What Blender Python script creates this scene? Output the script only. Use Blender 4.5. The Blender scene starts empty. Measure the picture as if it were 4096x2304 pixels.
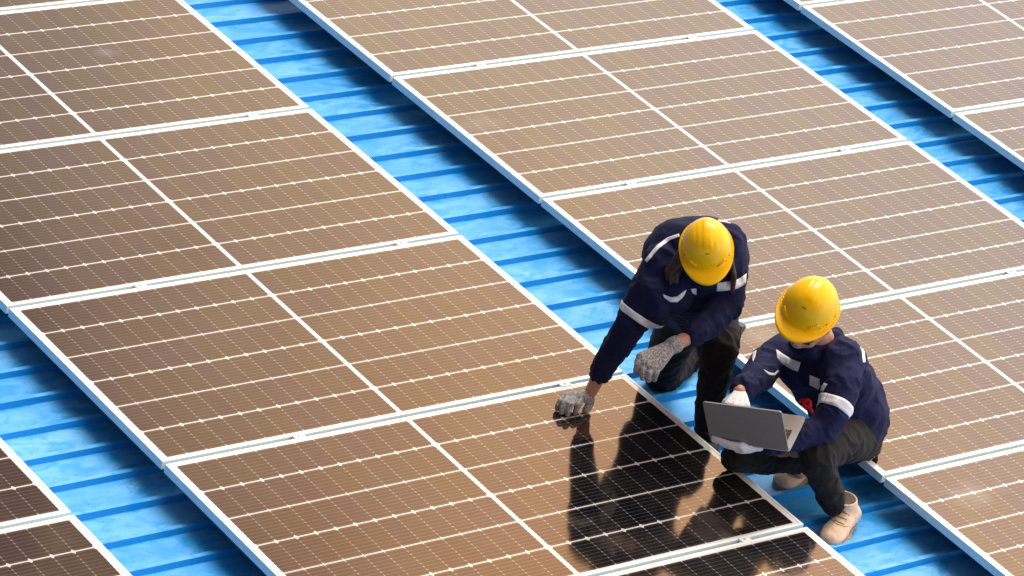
import bpy, bmesh, math, random
from mathutils import Vector, Matrix, noise
from math import radians, sin, cos, pi

S = bpy.context.scene
C = S.collection

# ---------------------------------------------------------------- camera
CAM = Vector((-9.57136778, -13.00217155, 7.39330011))
RIGHT = Vector((0.78663069, -0.58157027, 0.2073359))
UP = Vector((0.13764459, 0.49254005, 0.85933594))
BACK = Vector((-0.60188547, -0.64744136, 0.46749712))
cd = bpy.data.cameras.new("camera")
cam = bpy.data.objects.new("camera", cd)
C.objects.link(cam)
m = Matrix((RIGHT, UP, BACK)).transposed().to_4x4()
m.translation = CAM
cam.matrix_world = m
cd.sensor_width = 36.0
cd.lens = 134.09
cd.clip_start = 0.1
cd.clip_end = 2000
S.camera = cam

# ---------------------------------------------------------------- sky, sun, exposure
SUN_DIR = Vector((0.40, 0.40, 0.86)).normalized()
w = bpy.data.worlds.new("World")
S.world = w
w.use_nodes = True
nt = w.node_tree
nt.nodes.clear()
N = nt.nodes.new
out = N("ShaderNodeOutputWorld")
bg = N("ShaderNodeBackground")
bg.inputs["Strength"].default_value = 0.128
sky = N("ShaderNodeTexSky")
sky.sky_type = "NISHITA"
sky.sun_disc = False
sky.sun_elevation = math.asin(SUN_DIR.z)
sky.sun_rotation = math.atan2(SUN_DIR.x, SUN_DIR.y)
sky.air_density = 1.6
sky.dust_density = 5.0
L = nt.links.new
tc = N("ShaderNodeTexCoord")
sp = N("ShaderNodeSeparateXYZ")
L(tc.outputs["Generated"], sp.inputs[0])
at = N("ShaderNodeMath"); at.operation = "ARCTAN2"
L(sp.outputs[0], at.inputs[0])
L(sp.outputs[1], at.inputs[1])
mp = N("ShaderNodeMapping")
mp.inputs["Scale"].default_value = (1.0, 1.0, 1.6)
L(tc.outputs["Generated"], mp.inputs["Vector"])
nz = N("ShaderNodeTexNoise")
nz.inputs["Scale"].default_value = 12.0
nz.inputs["Detail"].default_value = 3.0
nz.inputs["Roughness"].default_value = 0.5
L(mp.outputs["Vector"], nz.inputs["Vector"])
def wmath(op, *v):
    x = N("ShaderNodeMath")
    x.operation = op
    for i, q in enumerate(v):
        if isinstance(q, (int, float)):
            x.inputs[i].default_value = q
        else:
            L(q, x.inputs[i])
    return x.outputs[0]
# unseen cloud cover, shaped for the panel reflections, opens right and toward the horizon; w is in radians of azimuth
el = wmath("ARCSINE", sp.outputs[2])
wv = wmath("SUBTRACT", at.outputs[0], wmath("SUBTRACT", el, math.radians(27)))
wv = wmath("ADD", wv, wmath("MULTIPLY", wmath("SUBTRACT", nz.outputs["Fac"], 0.5), 0.19))
mr = N("ShaderNodeMapRange")
mr.inputs["From Min"].default_value = math.radians(20)
mr.inputs["From Max"].default_value = math.radians(60)
L(wv, mr.inputs["Value"])
cr = N("ShaderNodeValToRGB")
E_ = cr.color_ramp.elements
E_[0].position = 0.0
E_[0].color = (1.0, 0.85, 1.2, 1)
E_[1].position = 1.0
E_[1].color = (12.8, 12.8, 14.0, 1)
for deg, c in ((29.5, (1.1, 0.9, 1.25)), (31.5, (2.3, 2.0, 2.5)), (33, (4.3, 3.9, 4.3)), (36, (6.5, 5.8, 5.5)), (39.5, (9.8, 8.4, 6.9)), (44, (11.8, 10.7, 9.8)), (54, (12.0, 11.8, 13.0))):
    e_ = cr.color_ramp.elements.new((deg - 20) / 40)
    e_.color = (*c, 1)
L(mr.outputs["Result"], cr.inputs["Fac"])
# browner tint higher up in the cloud, added to warm the panel reflections
mh = N("ShaderNodeMapRange")
mh.inputs["From Min"].default_value = math.radians(26)
mh.inputs["From Max"].default_value = math.radians(34)
L(wmath("ADD", el, wmath("MULTIPLY", wmath("SUBTRACT", nz.outputs["Fac"], 0.5), -0.2)), mh.inputs["Value"])
warm = N("ShaderNodeMix")
warm.data_type = "RGBA"
warm.blend_type = "MULTIPLY"
L(mh.outputs["Result"], warm.inputs[0])
L(cr.outputs["Color"], warm.inputs[6])
warm.inputs[7].default_value = (1.26, 0.90, 0.62, 1)
mix = N("ShaderNodeMix")
mix.data_type = "RGBA"
mix.inputs["Factor"].default_value = 0.88
L(sky.outputs["Color"], mix.inputs[6])
L(warm.outputs[2], mix.inputs[7])
L(mix.outputs[2], bg.inputs["Color"])
L(bg.outputs["Background"], out.inputs["Surface"])

sd = bpy.data.lights.new("sun", "SUN")
sd.energy = 2.2
sd.angle = radians(30)
sd.color = (1.0, 0.97, 0.92)
sun = bpy.data.objects.new("sun", sd)
C.objects.link(sun)
sun.rotation_euler = SUN_DIR.to_track_quat("Z", "Y").to_euler()
sun.location = (6, 6, 12)

vs = S.view_settings
vs.view_transform = "Standard"
vs.look = "None"
vs.exposure = 0.42
vs.gamma = 1.0
S.cycles.max_bounces = 6

# ---------------------------------------------------------------- material helpers
class NB:
    """small node builder"""
    def __init__(self, name):
        self.m = bpy.data.materials.new(name)
        self.m.use_nodes = True
        self.t = self.m.node_tree
        self.b = self.t.nodes["Principled BSDF"]
    def n(self, kind, **kw):
        x = self.t.nodes.new(kind)
        for k, v in kw.items():
            setattr(x, k, v)
        return x
    def l(self, a, b):
        self.t.links.new(a, b)
    def math(self, op, a, b=None, c=None):
        x = self.n("ShaderNodeMath", operation=op)
        for i, v in enumerate((a, b, c)):
            if v is None:
                continue
            if isinstance(v, (int, float)):
                x.inputs[i].default_value = v
            else:
                self.l(v, x.inputs[i])
        return x.outputs[0]
    def mix(self, f, a, b):
        x = self.n("ShaderNodeMix", data_type="RGBA")
        for s, v in ((0, f), (6, a), (7, b)):
            if isinstance(v, (int, float)):
                x.inputs[s].default_value = v
            elif isinstance(v, tuple):
                x.inputs[s].default_value = (*v, 1) if len(v) == 3 else v
            else:
                self.l(v, x.inputs[s])
        return x.outputs[2]
    def ramp(self, f, p0, p1, c0=(0, 0, 0), c1=(1, 1, 1)):
        x = self.n("ShaderNodeValToRGB")
        x.color_ramp.elements[0].position = p0
        x.color_ramp.elements[1].position = p1
        x.color_ramp.elements[0].color = (*c0, 1)
        x.color_ramp.elements[1].color = (*c1, 1)
        self.l(f, x.inputs[0])
        return x.outputs[0]
    def noise(self, vec, scale, detail=3, rough=0.5, dist=0.0):
        x = self.n("ShaderNodeTexNoise")
        x.inputs["Scale"].default_value = scale
        x.inputs["Detail"].default_value = detail
        x.inputs["Roughness"].default_value = rough
        x.inputs["Distortion"].default_value = dist
        if vec is not None:
            self.l(vec, x.inputs["Vector"])
        return x.outputs["Fac"]
    def obj(self, scale=None):
        t = self.n("ShaderNodeTexCoord").outputs["Object"]
        if scale is None:
            return t
        mp = self.n("ShaderNodeMapping")
        mp.inputs["Scale"].default_value = scale
        self.l(t, mp.inputs["Vector"])
        return mp.outputs[0]
    def bump(self, h, strength, dist=0.01):
        x = self.n("ShaderNodeBump")
        x.inputs["Strength"].default_value = strength
        x.inputs["Distance"].default_value = dist
        self.l(h, x.inputs["Height"])
        self.l(x.outputs[0], self.b.inputs["Normal"])
    def set(self, **kw):
        for k, v in kw.items():
            i = self.b.inputs[k.replace("_", " ")]
            if hasattr(v, "is_linked") or hasattr(v, "links"):
                self.l(v, i)
            else:
                i.default_value = (*v, 1) if isinstance(v, tuple) and len(v) == 3 and i.type == "RGBA" else v
        return self

def plain(name, col, rough=0.6, var=0.12, scale=14, **kw):
    q = NB(name)
    f = q.noise(q.obj(), scale, 4, 0.6)
    lo = tuple(c * (1 - var) for c in col)
    hi = tuple(min(1, c * (1 + var)) for c in col)
    q.set(Base_Color=q.mix(q.ramp(f, 0.3, 0.7), lo, hi), Roughness=rough, **kw)
    return q.m

# blue painted roof sheet: chalky paint, scuffs, grime and dark damp stains
def mat_roof():
    q = NB("blue_painted_steel")
    o = q.obj()
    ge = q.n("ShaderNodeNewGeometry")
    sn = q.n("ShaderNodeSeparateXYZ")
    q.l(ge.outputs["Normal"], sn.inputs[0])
    flat = q.ramp(sn.outputs[2], 0.80, 0.97)          # chalk and dust on level faces, also painting in their sunlit paleness against the ribs
    big = q.ramp(q.noise(q.obj((0.8, 1.7, 1)), 2.4, 5, 0.62, 0.9), 0.36, 0.66)
    patch = q.ramp(q.noise(q.obj((1, 1.9, 1)), 6.0, 7, 0.68, 1.2), 0.46, 0.60)
    streak = q.ramp(q.noise(q.obj((1.2, 9, 1)), 5, 6, 0.7, 0.4), 0.42, 0.70)
    scuff = q.ramp(q.noise(q.obj((1, 1.4, 1)), 21, 6, 0.75, 2.2), 0.60, 0.72)
    speck = q.ramp(q.noise(o, 70, 2, 0.5), 0.69, 0.75)
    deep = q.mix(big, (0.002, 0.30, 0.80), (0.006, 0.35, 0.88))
    lit_chalk = q.mix(big, (0.035, 0.37, 0.86), (0.17, 0.54, 0.94))
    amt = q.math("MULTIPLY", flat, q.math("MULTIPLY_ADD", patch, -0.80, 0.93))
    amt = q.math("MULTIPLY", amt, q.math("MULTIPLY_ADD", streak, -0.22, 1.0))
    c = q.mix(amt, deep, lit_chalk)
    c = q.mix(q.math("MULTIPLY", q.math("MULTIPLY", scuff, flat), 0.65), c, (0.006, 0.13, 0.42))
    c = q.mix(q.math("MULTIPLY", speck, 0.45), c, (0.02, 0.06, 0.16))
    q.set(Base_Color=c, Roughness=q.math("MULTIPLY_ADD", patch, -0.14, 0.46), IOR=1.38)
    q.bump(q.noise(q.obj((1, 0.4, 1)), 9, 3), 0.25, 0.006)
    return q.m

PW, PH = 2.207, 1.138          # panel size
MX, MY, GAPC = 0.034, 0.0200, 0.020   # cell field margins and centre gap
CX = (PW - 2 * MX - GAPC) / 24
CY = (PH - 2 * MY) / 6

def mat_cells():
    """half-cut mono cells: object space has its origin at the panel's near left corner"""
    q = NB("solar_cells_under_glass")
    sep = q.n("ShaderNodeSeparateXYZ")
    q.l(q.obj(), sep.inputs[0])
    x, y = sep.outputs[0], sep.outputs[1]
    # x folded about the centre: distance from the inner edge of each half
    xc = q.math("SUBTRACT", q.math("ABSOLUTE", q.math("SUBTRACT", x, PW / 2)), GAPC / 2)
    ys = q.math("SUBTRACT", y, MY)
    u = q.math("DIVIDE", xc, CX)
    v = q.math("DIVIDE", ys, CY)
    infield = q.math("MULTIPLY",
                     q.math("MULTIPLY", q.math("GREATER_THAN", u, 0.0), q.math("LESS_THAN", u, 12.0)),
                     q.math("MULTIPLY", q.math("GREATER_THAN", v, 0.0), q.math("LESS_THAN", v, 6.0)))
    def dist(t, size):      # metres to the nearest integer line
        return q.math("MULTIPLY", q.math("ABSOLUTE", q.math("SUBTRACT", t, q.math("ROUND", t))), size)
    dx, dy = dist(u, CX), dist(v, CY)
    row = q.math("LESS_THAN", dy, 0.0037)
    # ribbons: 9 bus bars a cell, bright where they cross the gap between two cells
    bus_t = q.math("MULTIPLY", v, 9.0)
    bus_d = dist(q.math("ADD", bus_t, 0.5), CY / 9)
    bead = q.math("MULTIPLY", q.math("LESS_THAN", dx, 0.0036), q.math("LESS_THAN", bus_d, 0.0038))
    col = q.math("LESS_THAN", dx, 0.0006)
    bus = q.math("LESS_THAN", bus_d, 0.0016)
    # corner chamfers: one diamond on even lines, a pair on odd ones
    ri = q.math("ROUND", v)
    odd = q.math("ABSOLUTE", q.math("SUBTRACT", q.math("MODULO", ri, 2.0), 0.0))
    off = q.math("MULTIPLY", odd, 0.0052)
    dd = q.math("ADD", dx, q.math("ABSOLUTE", q.math("SUBTRACT", dy, off)))
    node = q.math("LESS_THAN", dd, 0.0078)
    inner = q.math("LESS_THAN", u, 12.5)
    f_line = q.math("MAXIMUM", q.math("MULTIPLY", row, 0.95), q.math("MULTIPLY", bead, 0.20))
    f_line = q.math("MAXIMUM", f_line, q.math("MULTIPLY", col, 0.22))
    f_line = q.math("MAXIMUM", f_line, q.math("MULTIPLY", bus, 0.06))
    f_line = q.math("MAXIMUM", f_line, q.math("MULTIPLY", node, 1.0))
    notf = q.math("SUBTRACT", 1.0, infield)
    # a slightly different tone to every cell
    wn = q.n("ShaderNodeTexWhiteNoise", noise_dimensions="3D")
    cmb = q.n("ShaderNodeCombineXYZ")
    q.l(q.math("FLOOR", q.math("DIVIDE", q.math("SUBTRACT", x, MX), CX * 1.004)), cmb.inputs[0])
    q.l(q.math("FLOOR", v), cmb.inputs[1])
    oi = q.n("ShaderNodeObjectInfo")
    q.l(oi.outputs["Random"], cmb.inputs[2])
    q.l(cmb.outputs[0], wn.inputs["Vector"])
    base = q.mix(wn.outputs["Value"], (0.0030, 0.0035, 0.0065), (0.0065, 0.0060, 0.0070))
    # dust film: blotchy, a little heavier in streaks
    geo = q.n("ShaderNodeNewGeometry").outputs["Position"]
    dust = q.ramp(q.noise(geo, 2.3, 5, 0.6, 0.8), 0.45, 0.85)
    base = q.mix(q.math("MULTIPLY", dust, 0.035), base, (0.45, 0.38, 0.34))
    for sx, sy, rx_, ry_, k_ in SMEARS_GLINT:             # dried splashes on the glass, plus a painted highlight on one middle panel
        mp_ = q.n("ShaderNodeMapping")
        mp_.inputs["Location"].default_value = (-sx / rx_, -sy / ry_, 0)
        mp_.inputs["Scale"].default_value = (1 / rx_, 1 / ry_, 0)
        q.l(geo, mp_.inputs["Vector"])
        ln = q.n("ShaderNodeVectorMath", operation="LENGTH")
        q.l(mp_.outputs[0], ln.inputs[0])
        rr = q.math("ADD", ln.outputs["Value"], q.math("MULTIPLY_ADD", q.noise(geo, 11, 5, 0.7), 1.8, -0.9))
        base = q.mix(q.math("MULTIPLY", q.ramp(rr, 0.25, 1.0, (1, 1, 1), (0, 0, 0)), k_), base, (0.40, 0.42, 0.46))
    c = q.mix(f_line, base, (0.70, 0.67, 0.64))
    c = q.mix(notf, c, (0.86, 0.88, 0.87))
    spec = q.mix(wn.outputs["Value"], (0.96, 0.655, 0.46), (1.0, 0.72, 0.37))  # tan of the warm sky reflection is put into the specular tint
    shiny = q.math("MAXIMUM", q.math("MULTIPLY", bead, 0.95), q.math("MAXIMUM", q.math("MULTIPLY", bus, 0.40), q.math("MAXIMUM", row, node)))
    spec = q.mix(q.math("MAXIMUM", notf, shiny), spec, (1.0, 0.93, 0.86))
    rough = q.math("MULTIPLY_ADD", dust, 0.05, 0.075)
    q.set(Base_Color=c, Roughness=rough, IOR=q.math("MULTIPLY_ADD", shiny, 0.75, 2.48), Specular_Tint=spec)
    return q.m

SMEARS_GLINT = ((-0.645, -0.466, 0.085, 0.05, 0.16), (0.72, -1.48, 0.17, 0.09, 0.10), (0.80, -3.40, 0.13, 0.10, 0.22), (0.85, -4.67, 0.16, 0.10, 0.20))
M = {}
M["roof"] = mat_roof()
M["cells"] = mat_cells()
M["frame"] = plain("anodised_aluminium", (0.77, 0.88, 0.87), 0.45, 0.04, 6, Metallic=0.15)
M["clamp"] = plain("clamp_aluminium", (0.78, 0.86, 0.84), 0.4, 0.06, 20, Metallic=0.15)
M["rail"] = plain("rail_aluminium", (0.45, 0.47, 0.47), 0.45, 0.06, 9, Metallic=0.6)
M["ground"] = plain("dry_ground", (0.16, 0.15, 0.12), 0.9, 0.3, 0.3)

# ---------------------------------------------------------------- object helpers
WORLD = set()
def link(name, me, mats=None, parent=None, smooth=False):
    o = bpy.data.objects.new(name, me)
    C.objects.link(o)
    for mt in (mats if isinstance(mats, (list, tuple)) else [mats] if mats else []):
        me.materials.append(mt)
    if parent:
        o.parent = parent
        if parent.name in WORLD:          # mesh was built in world space
            o.location = -parent.location
    if smooth:
        for p in me.polygons:
            p.use_smooth = True
    return o

def obj(name, bm, mats=None, parent=None, smooth=False):
    me = bpy.data.meshes.new(name)
    bm.normal_update()
    bm.to_mesh(me)
    bm.free()
    return link(name, me, mats, parent, smooth)

def empty(name, loc=(0, 0, 0), label=None, cat=None, group=None):
    o = bpy.data.objects.new(name, None)
    o.empty_display_size = 0.1
    C.objects.link(o)
    o.location = loc
    tag(o, label, cat, group)
    return o

def tag(o, label=None, cat=None, group=None, kind=None):
    if label: o["label"] = label
    if cat: o["category"] = cat
    if group: o["group"] = group
    if kind: o["kind"] = kind
    return o

def box(bm, x0, x1, y0, y1, z0, z1, bev=0.0, mi=0):
    vs_ = [bm.verts.new((x, y, z)) for z in (z0, z1) for y in (y0, y1) for x in (x0, x1)]
    fs = [bm.faces.new([vs_[i] for i in f]) for f in
          ((0, 2, 3, 1), (4, 5, 7, 6), (0, 1, 5, 4), (2, 6, 7, 3), (0, 4, 6, 2), (1, 3, 7, 5))]
    for f in fs:
        f.material_index = mi
    if bev:
        es = list({e for f in fs for e in f.edges})
        bmesh.ops.bevel(bm, geom=es, offset=bev, segments=2, affect="EDGES", profile=0.5)
    return fs

# ---------------------------------------------------------------- roof
H = 0.14                      # panel top above the flat of the sheet (panel tops are z = 0)
def build_roof():
    bm = bmesh.new()
    offs = (0.0, 0.1905, 0.3760, 0.5625)
    per = 0.7575
    prof = []
    k = 8
    y = -13.0
    lines = []
    j = 14
    while j > -16:
        for o_ in offs[::-1]:
            lines.append((-1.2527 - o_ + j * per * -1 + 0.0, o_ == 0.0))
        j -= 1
    lines.sort()
    prof.append((-13.2, -H))
    for yr, joint in lines:
        if not -13 < yr < 10:
            continue
        h = 0.022
        prof.append((yr - 0.009, -H))
        if joint:                                  # side lap: a second lip on the front of the rib
            prof += [(yr - 0.0050, -H + 0.010), (yr - 0.0045, -H + 0.0115), (yr, -H + h + 0.002)]
        else:
            prof.append((yr, -H + h))
        prof.append((yr + 0.020, -H + h + (0.002 if joint else 0)))
        prof.append((yr + 0.031, -H))
    prof.append((10.2, -H))
    xs = [-7 + 0.5 * i for i in range(37)]
    rows = [[bm.verts.new((x, p[0], p[1])) for p in prof] for x in xs]
    for a, b in zip(rows, rows[1:]):
        for i in range(len(prof) - 1):
            bm.faces.new((a[i], b[i], b[i + 1], a[i + 1]))
    bmesh.ops.recalc_face_normals(bm, faces=bm.faces)
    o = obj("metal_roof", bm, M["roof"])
    tag(o, kind="structure")
    # normals up
    if o.data.polygons[0].normal.z < 0:
        o.data.flip_normals()
    mod = o.modifiers.new("thick", "SOLIDIFY")
    mod.thickness = 0.0008
    mod.offset = -1
build_roof()

bm = bmesh.new()
bmesh.ops.create_grid(bm, x_segments=2, y_segments=2, size=700)
g = obj("ground", bm, M["ground"])
g.location.z = -9
tag(g, kind="structure")

# ---------------------------------------------------------------- solar panels
def make_panel():
    e = empty("solar_panel")
    bm = bmesh.new()
    lip = 0.011
    d = 0.035
    def ring(off, z):
        return [bm.verts.new(p) for p in ((off, off, z), (PW - off, off, z), (PW - off, PH - off, z), (off, PH - off, z))]
    b = 0.0007
    rs = [ring(lip, -d + 0.004), ring(0, -d), ring(0, -b), ring(b, 0), ring(lip - b, 0), ring(lip, -b), ring(lip, -0.006)]
    rs.append(rs[0])
    for a, c in zip(rs, rs[1:]):
        for i in range(4):
            bm.faces.new((a[i], a[(i + 1) % 4], c[(i + 1) % 4], c[i]))
    bmesh.ops.recalc_face_normals(bm, faces=bm.faces)
    obj("frame", bm, M["frame"], e)
    bm = bmesh.new()
    box(bm, lip + 0.0004, PW - lip - 0.0004, lip + 0.0004, PH - lip - 0.0004, -0.0065, -0.0016)
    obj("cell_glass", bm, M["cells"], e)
    return e

proto = make_panel()
def place_panel(x, y, label, group, first=[True]):
    if first[0]:
        first[0] = False
        e = proto
        kids = []
    else:
        e = proto.copy()
        C.objects.link(e)
        for ch in proto.children:
            c = ch.copy()
            C.objects.link(c)
            c.parent = e
    e.location = (x, y, 0)
    tag(e, label, "solar panel", group)
    return e

PITCH = 1.15689
ROWS = dict(
    K=(-2.7095 - PW, -2.49857), L=(-PW, 0.0), M=(0.5695, 0.17359), R=(3.2248, 0.34524))
LABELS = {
    ("K", 0): "dark solar panel corner in the bottom left, farther of the two beyond the blue strip",
    ("K", 1): "dark solar panel cut off by the bottom left corner of the photo",
    ("L", -1): "sliver of solar panel along the top left edge, farthest in its row",
    ("L", 0): "solar panel in the top left corner with a small pale smear on its glass",
    ("L", 1): "solar panel at the left edge, second full one down the left row",
    ("L", 2): "solar panel in the left row, behind the one under the gloved hand",
    ("L", 3): "solar panel under the gloved hand, half black with the mirrored workers",
    ("L", 4): "black solar panel at the bottom edge, just in front of the large beige boot",
    ("M", 0): "solar panel at the top centre, farthest of the middle row",
    ("M", 1): "second solar panel from the top in the middle row, nearest the top right strip",
    ("M", 2): "solar panel right behind the kneeling worker's helmet and shoulders",
    ("M", 3): "solar panel behind the worker with the laptop, at the right edge",
    ("M", 4): "solar panel in the bottom right corner, nearest of the middle row",
    ("R", 0): "sliver of solar panel at the very top right, farthest of the right row",
    ("R", 1): "pale solar panel filling the top right corner",
    ("R", 2): "solar panel corner at the right edge below the pale top right panel",
}
GROUPS = {"K": "panels of the bottom left row", "L": "panels of the long left row",
          "M": "panels of the middle row", "R": "panels of the top right row"}
for (r, k), lab in LABELS.items():
    x, y0 = ROWS[r]
    place_panel(x, y0 - k * PITCH - 0.0094 - PH, lab, GROUPS[r])

# rails under the rows (they run across the ribs)
def make_rail(x, y0, y1, label):
    bm = bmesh.new()
    box(bm, -0.02, 0.02, 0, y1 - y0, -0.040, 0.0, 0.002)
    box(bm, -0.006, 0.006, 0.002, y1 - y0 - 0.002, 0.0004, 0.001)
    y = 0.3
    while y < y1 - y0:
        box(bm, -0.016, 0.016, y, y + 0.04, -0.084, -0.0403)
        y += 1.13
    o = obj("mounting_rail", bm, M["rail"])
    o.location = (x, y0, -0.0353)
    tag(o, label, "mounting rail", "rails carrying the panels")
SPANS = {"K": (-4.84, -2.45), "L": (-5.82, 1.12), "M": (-5.64, 0.12), "R": (-3.15, 0.30)}
FR = {"K": (0.86,), "L": (0.275, 0.86), "M": (0.23, 0.815), "R": (0.23, 0.815)}

# mid clamps bridging the seams
def make_clamp():
    bm = bmesh.new()
    box(bm, -0.024, 0.024, -0.0150, 0.0150, 0.0006, 0.0030, 0.0006)
    box(bm, -0.026, 0.026, -0.0085, 0.0085, -0.03, 0.0005)
    r = bmesh.ops.create_cone(bm, cap_ends=True, segments=6, radius1=0.0062, radius2=0.0058, depth=0.005)
    bmesh.ops.translate(bm, verts=r["verts"], vec=(0, 0, 0.0052))
    return bm
cbm = make_clamp()
cme = bpy.data.meshes.new("panel_clamp")
cbm.to_mesh(cme)
cbm.free()
cme.materials.append(M["clamp"])
CL = {"L": ((0, "top left seam"), (1, "seam of the left row at the photo's left"), (2, "seam in the middle of the left row"), (3, "seam beside the gloved hand"), (4, "seam by the beige boot")),
      "M": ((1, "uppermost seam of the middle row"), (2, "seam left of the kneeling worker's back"), (3, "seam running behind the two workers"), (4, "seam in the lower right")),
      "R": ((1, "topmost seam of the right row"), (2, "lower seam of the right row")), "K": ((1, "seam in the bottom left corner"),)}
VIS = {("L", 0, 1): 1, ("L", 1, 1): 1, ("L", 2, 0): 1, ("L", 2, 1): 1, ("L", 3, 0): 1, ("L", 3, 1): 1, ("L", 4, 1): 1,
       ("M", 1, 0): 1, ("M", 1, 1): 1, ("M", 2, 0): 1, ("M", 2, 1): 1, ("M", 3, 1): 1}
for r, js in CL.items():
    for k, where in js:
        for i, f in enumerate(FR[r]):
            if (r, k, i) not in VIS:
                continue
            o = bpy.data.objects.new("panel_clamp", cme)
            C.objects.link(o)
            o.location = (ROWS[r][0] + f * PW, ROWS[r][1] - k * PITCH, 0)
            side = ("left " if i == 0 else "right ") if len(FR[r]) > 1 else ""
            tag(o, "small %sclamp on the %s" % (side, where), "clamp", "clamps between the panels")

# ---------------------------------------------------------------- people: surfaces grown from limbs
from mathutils.bvhtree import BVHTree

def V3(*a):
    return Vector(a)

def ball(bm, c, r, sub=2):
    bmesh.ops.create_icosphere(bm, subdivisions=sub, radius=r, matrix=Matrix.Translation(c))

def limb(bm, pts, seg=14):
    """tapered rounded tube through (point, radius) pairs"""
    for c, r in pts:
        ball(bm, c, r)
    for (a, ra), (b, rb) in zip(pts, pts[1:]):
        d = b - a
        if d.length < 1e-6:
            continue
        q = d.to_track_quat("Z", "Y").to_matrix()
        rows = []
        for c, r in ((a, ra), (b, rb)):
            rows.append([bm.verts.new(c + q @ Vector((r * cos(2 * pi * i / seg), r * sin(2 * pi * i / seg), 0))) for i in range(seg)])
        for i in range(seg):
            bm.faces.new((rows[0][i], rows[0][(i + 1) % seg], rows[1][(i + 1) % seg], rows[1][i]))
        bm.faces.new(rows[0][::-1])
        bm.faces.new(rows[1])

def egg(bm, c, ax, ay, az):
    """ellipsoid with three half-axis vectors"""
    mt = Matrix((ax, ay, az)).transposed().to_4x4()
    mt.translation = c
    if mt.determinant() < 0:
        mt = Matrix((-ax, ay, az)).transposed().to_4x4()
        mt.translation = c
    bmesh.ops.create_icosphere(bm, subdivisions=3, radius=1.0, matrix=mt)

def grow(bm, voxel, smooth=4, fold=None):
    """weld overlapping shapes into one continuous skin, relax it and press folds into it"""
    me = bpy.data.meshes.new("tmp")
    bm.to_mesh(me)
    bm.free()
    o = bpy.data.objects.new("tmp", me)
    C.objects.link(o)
    r = o.modifiers.new("r", "REMESH")
    r.mode = "VOXEL"
    r.voxel_size = voxel
    s = o.modifiers.new("s", "SMOOTH")
    s.iterations = smooth
    s.factor = 0.5
    dg = bpy.context.evaluated_depsgraph_get()
    me2 = bpy.data.meshes.new_from_object(o.evaluated_get(dg))
    bpy.data.objects.remove(o)
    bpy.data.meshes.remove(me)
    if fold:
        nr = [v.normal.copy() for v in me2.vertices]
        for v, n in zip(me2.vertices, nr):
            v.co = v.co + n * fold(v.co)
    for p in me2.polygons:
        p.use_smooth = True
    me2.update()
    return me2

def cloth_folds(bones, amp, freq=24.0, seed=0.0, general=0.35):
    """creases that run round each limb, deepest near its joints, over slow billows"""
    def f(p):
        best = None
        for a, b, ra in bones:
            d = b - a
            t = max(0.0, min(1.0, (p - a).dot(d) / d.length_squared))
            q = a + d * t
            k = (p - q).length - ra
            if best is None or k < best[0]:
                best = (k, t, d, p - q, ra)
        k, t, d, rv, ra = best
        s = t * d.length
        rn = rv.normalized() if rv.length > 1e-6 else Vector((0, 0, 1))
        near = 0.35 + 0.65 * max(0.0, abs(t - 0.5) * 2) ** 1.5
        n1 = noise.noise(Vector((s * freq + rn.x * 1.2, rn.y * 1.3 + seed, rn.z * 1.3 + rn.x * 0.6)))
        n2 = noise.noise(p * 9.0 + Vector((seed, 0, 3)))
        n3 = noise.noise(p * 30.0 + Vector((0, seed, 0)))
        rid = 1.0 - min(1.0, abs(n1) * 2.6)
        return amp * (near * (rid - 0.45) * 1.1 + general * 2.0 * n2 + 0.25 * n3)
    return f

def bones_of(*chains):
    out = []
    for ch in chains:
        for (a, ra), (b, rb) in zip(ch, ch[1:]):
            if (b - a).length > 0.02:
                out.append((a, b, (ra + rb) / 2))
    return out

def tree_of(me):
    bm = bmesh.new()
    bm.from_mesh(me)
    t = BVHTree.FromBMesh(bm)
    bm.free()
    return t

def strip_mesh(rows, thick=0.0018):
    bm = bmesh.new()
    vr = [[bm.verts.new(p) if p is not None else None for p in r] for r in rows]
    for a, b in zip(vr, vr[1:]):
        for i in range(len(a) - 1):
            q = (a[i], b[i], b[i + 1], a[i + 1])
            if all(x is not None for x in q):
                if max((q[0].co - q[2].co).length, (q[1].co - q[3].co).length) < 0.05:
                    bm.faces.new(q)
    for v in [v for v in bm.verts if not v.link_faces]:
        bm.verts.remove(v)
    left, best = set(bm.verts), []                    # keep one unbroken piece
    while left:
        st = [left.pop()]
        isl = list(st)
        while st:
            for e_ in st.pop().link_edges:
                for v in e_.verts:
                    if v in left:
                        left.discard(v)
                        st.append(v)
                        isl.append(v)
        if len(isl) > len(best):
            best = isl
    keep = set(best)
    for v in [v for v in bm.verts if v not in keep]:
        bm.verts.remove(v)
    return bm

def ring_band(tree, c, axis, width, rmax=0.2, a0=0.0, a1=360.0, ref=None, n=64, off=0.0025, tilt=0.0):
    """reflective tape wrapped round a sleeve: each point is dropped onto the cloth from outside"""
    axis = axis.normalized()
    x = (ref if ref is not None else Vector((0.3, 0.8, 0.1))).cross(axis).normalized()
    y = axis.cross(x)
    rows = []
    for i in range(n + 1):
        a = radians(a0 + (a1 - a0) * i / n)
        d = x * cos(a) + y * sin(a)
        row = []
        for k in range(5):
            base = c + axis * (width * (k / 4 - 0.5) + tilt * cos(a))
            hit = tree.ray_cast(base, d, rmax)
            row.append(hit[0] + d * off if hit[0] else None)
        rows.append(row)
    return strip_mesh(rows)

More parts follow.
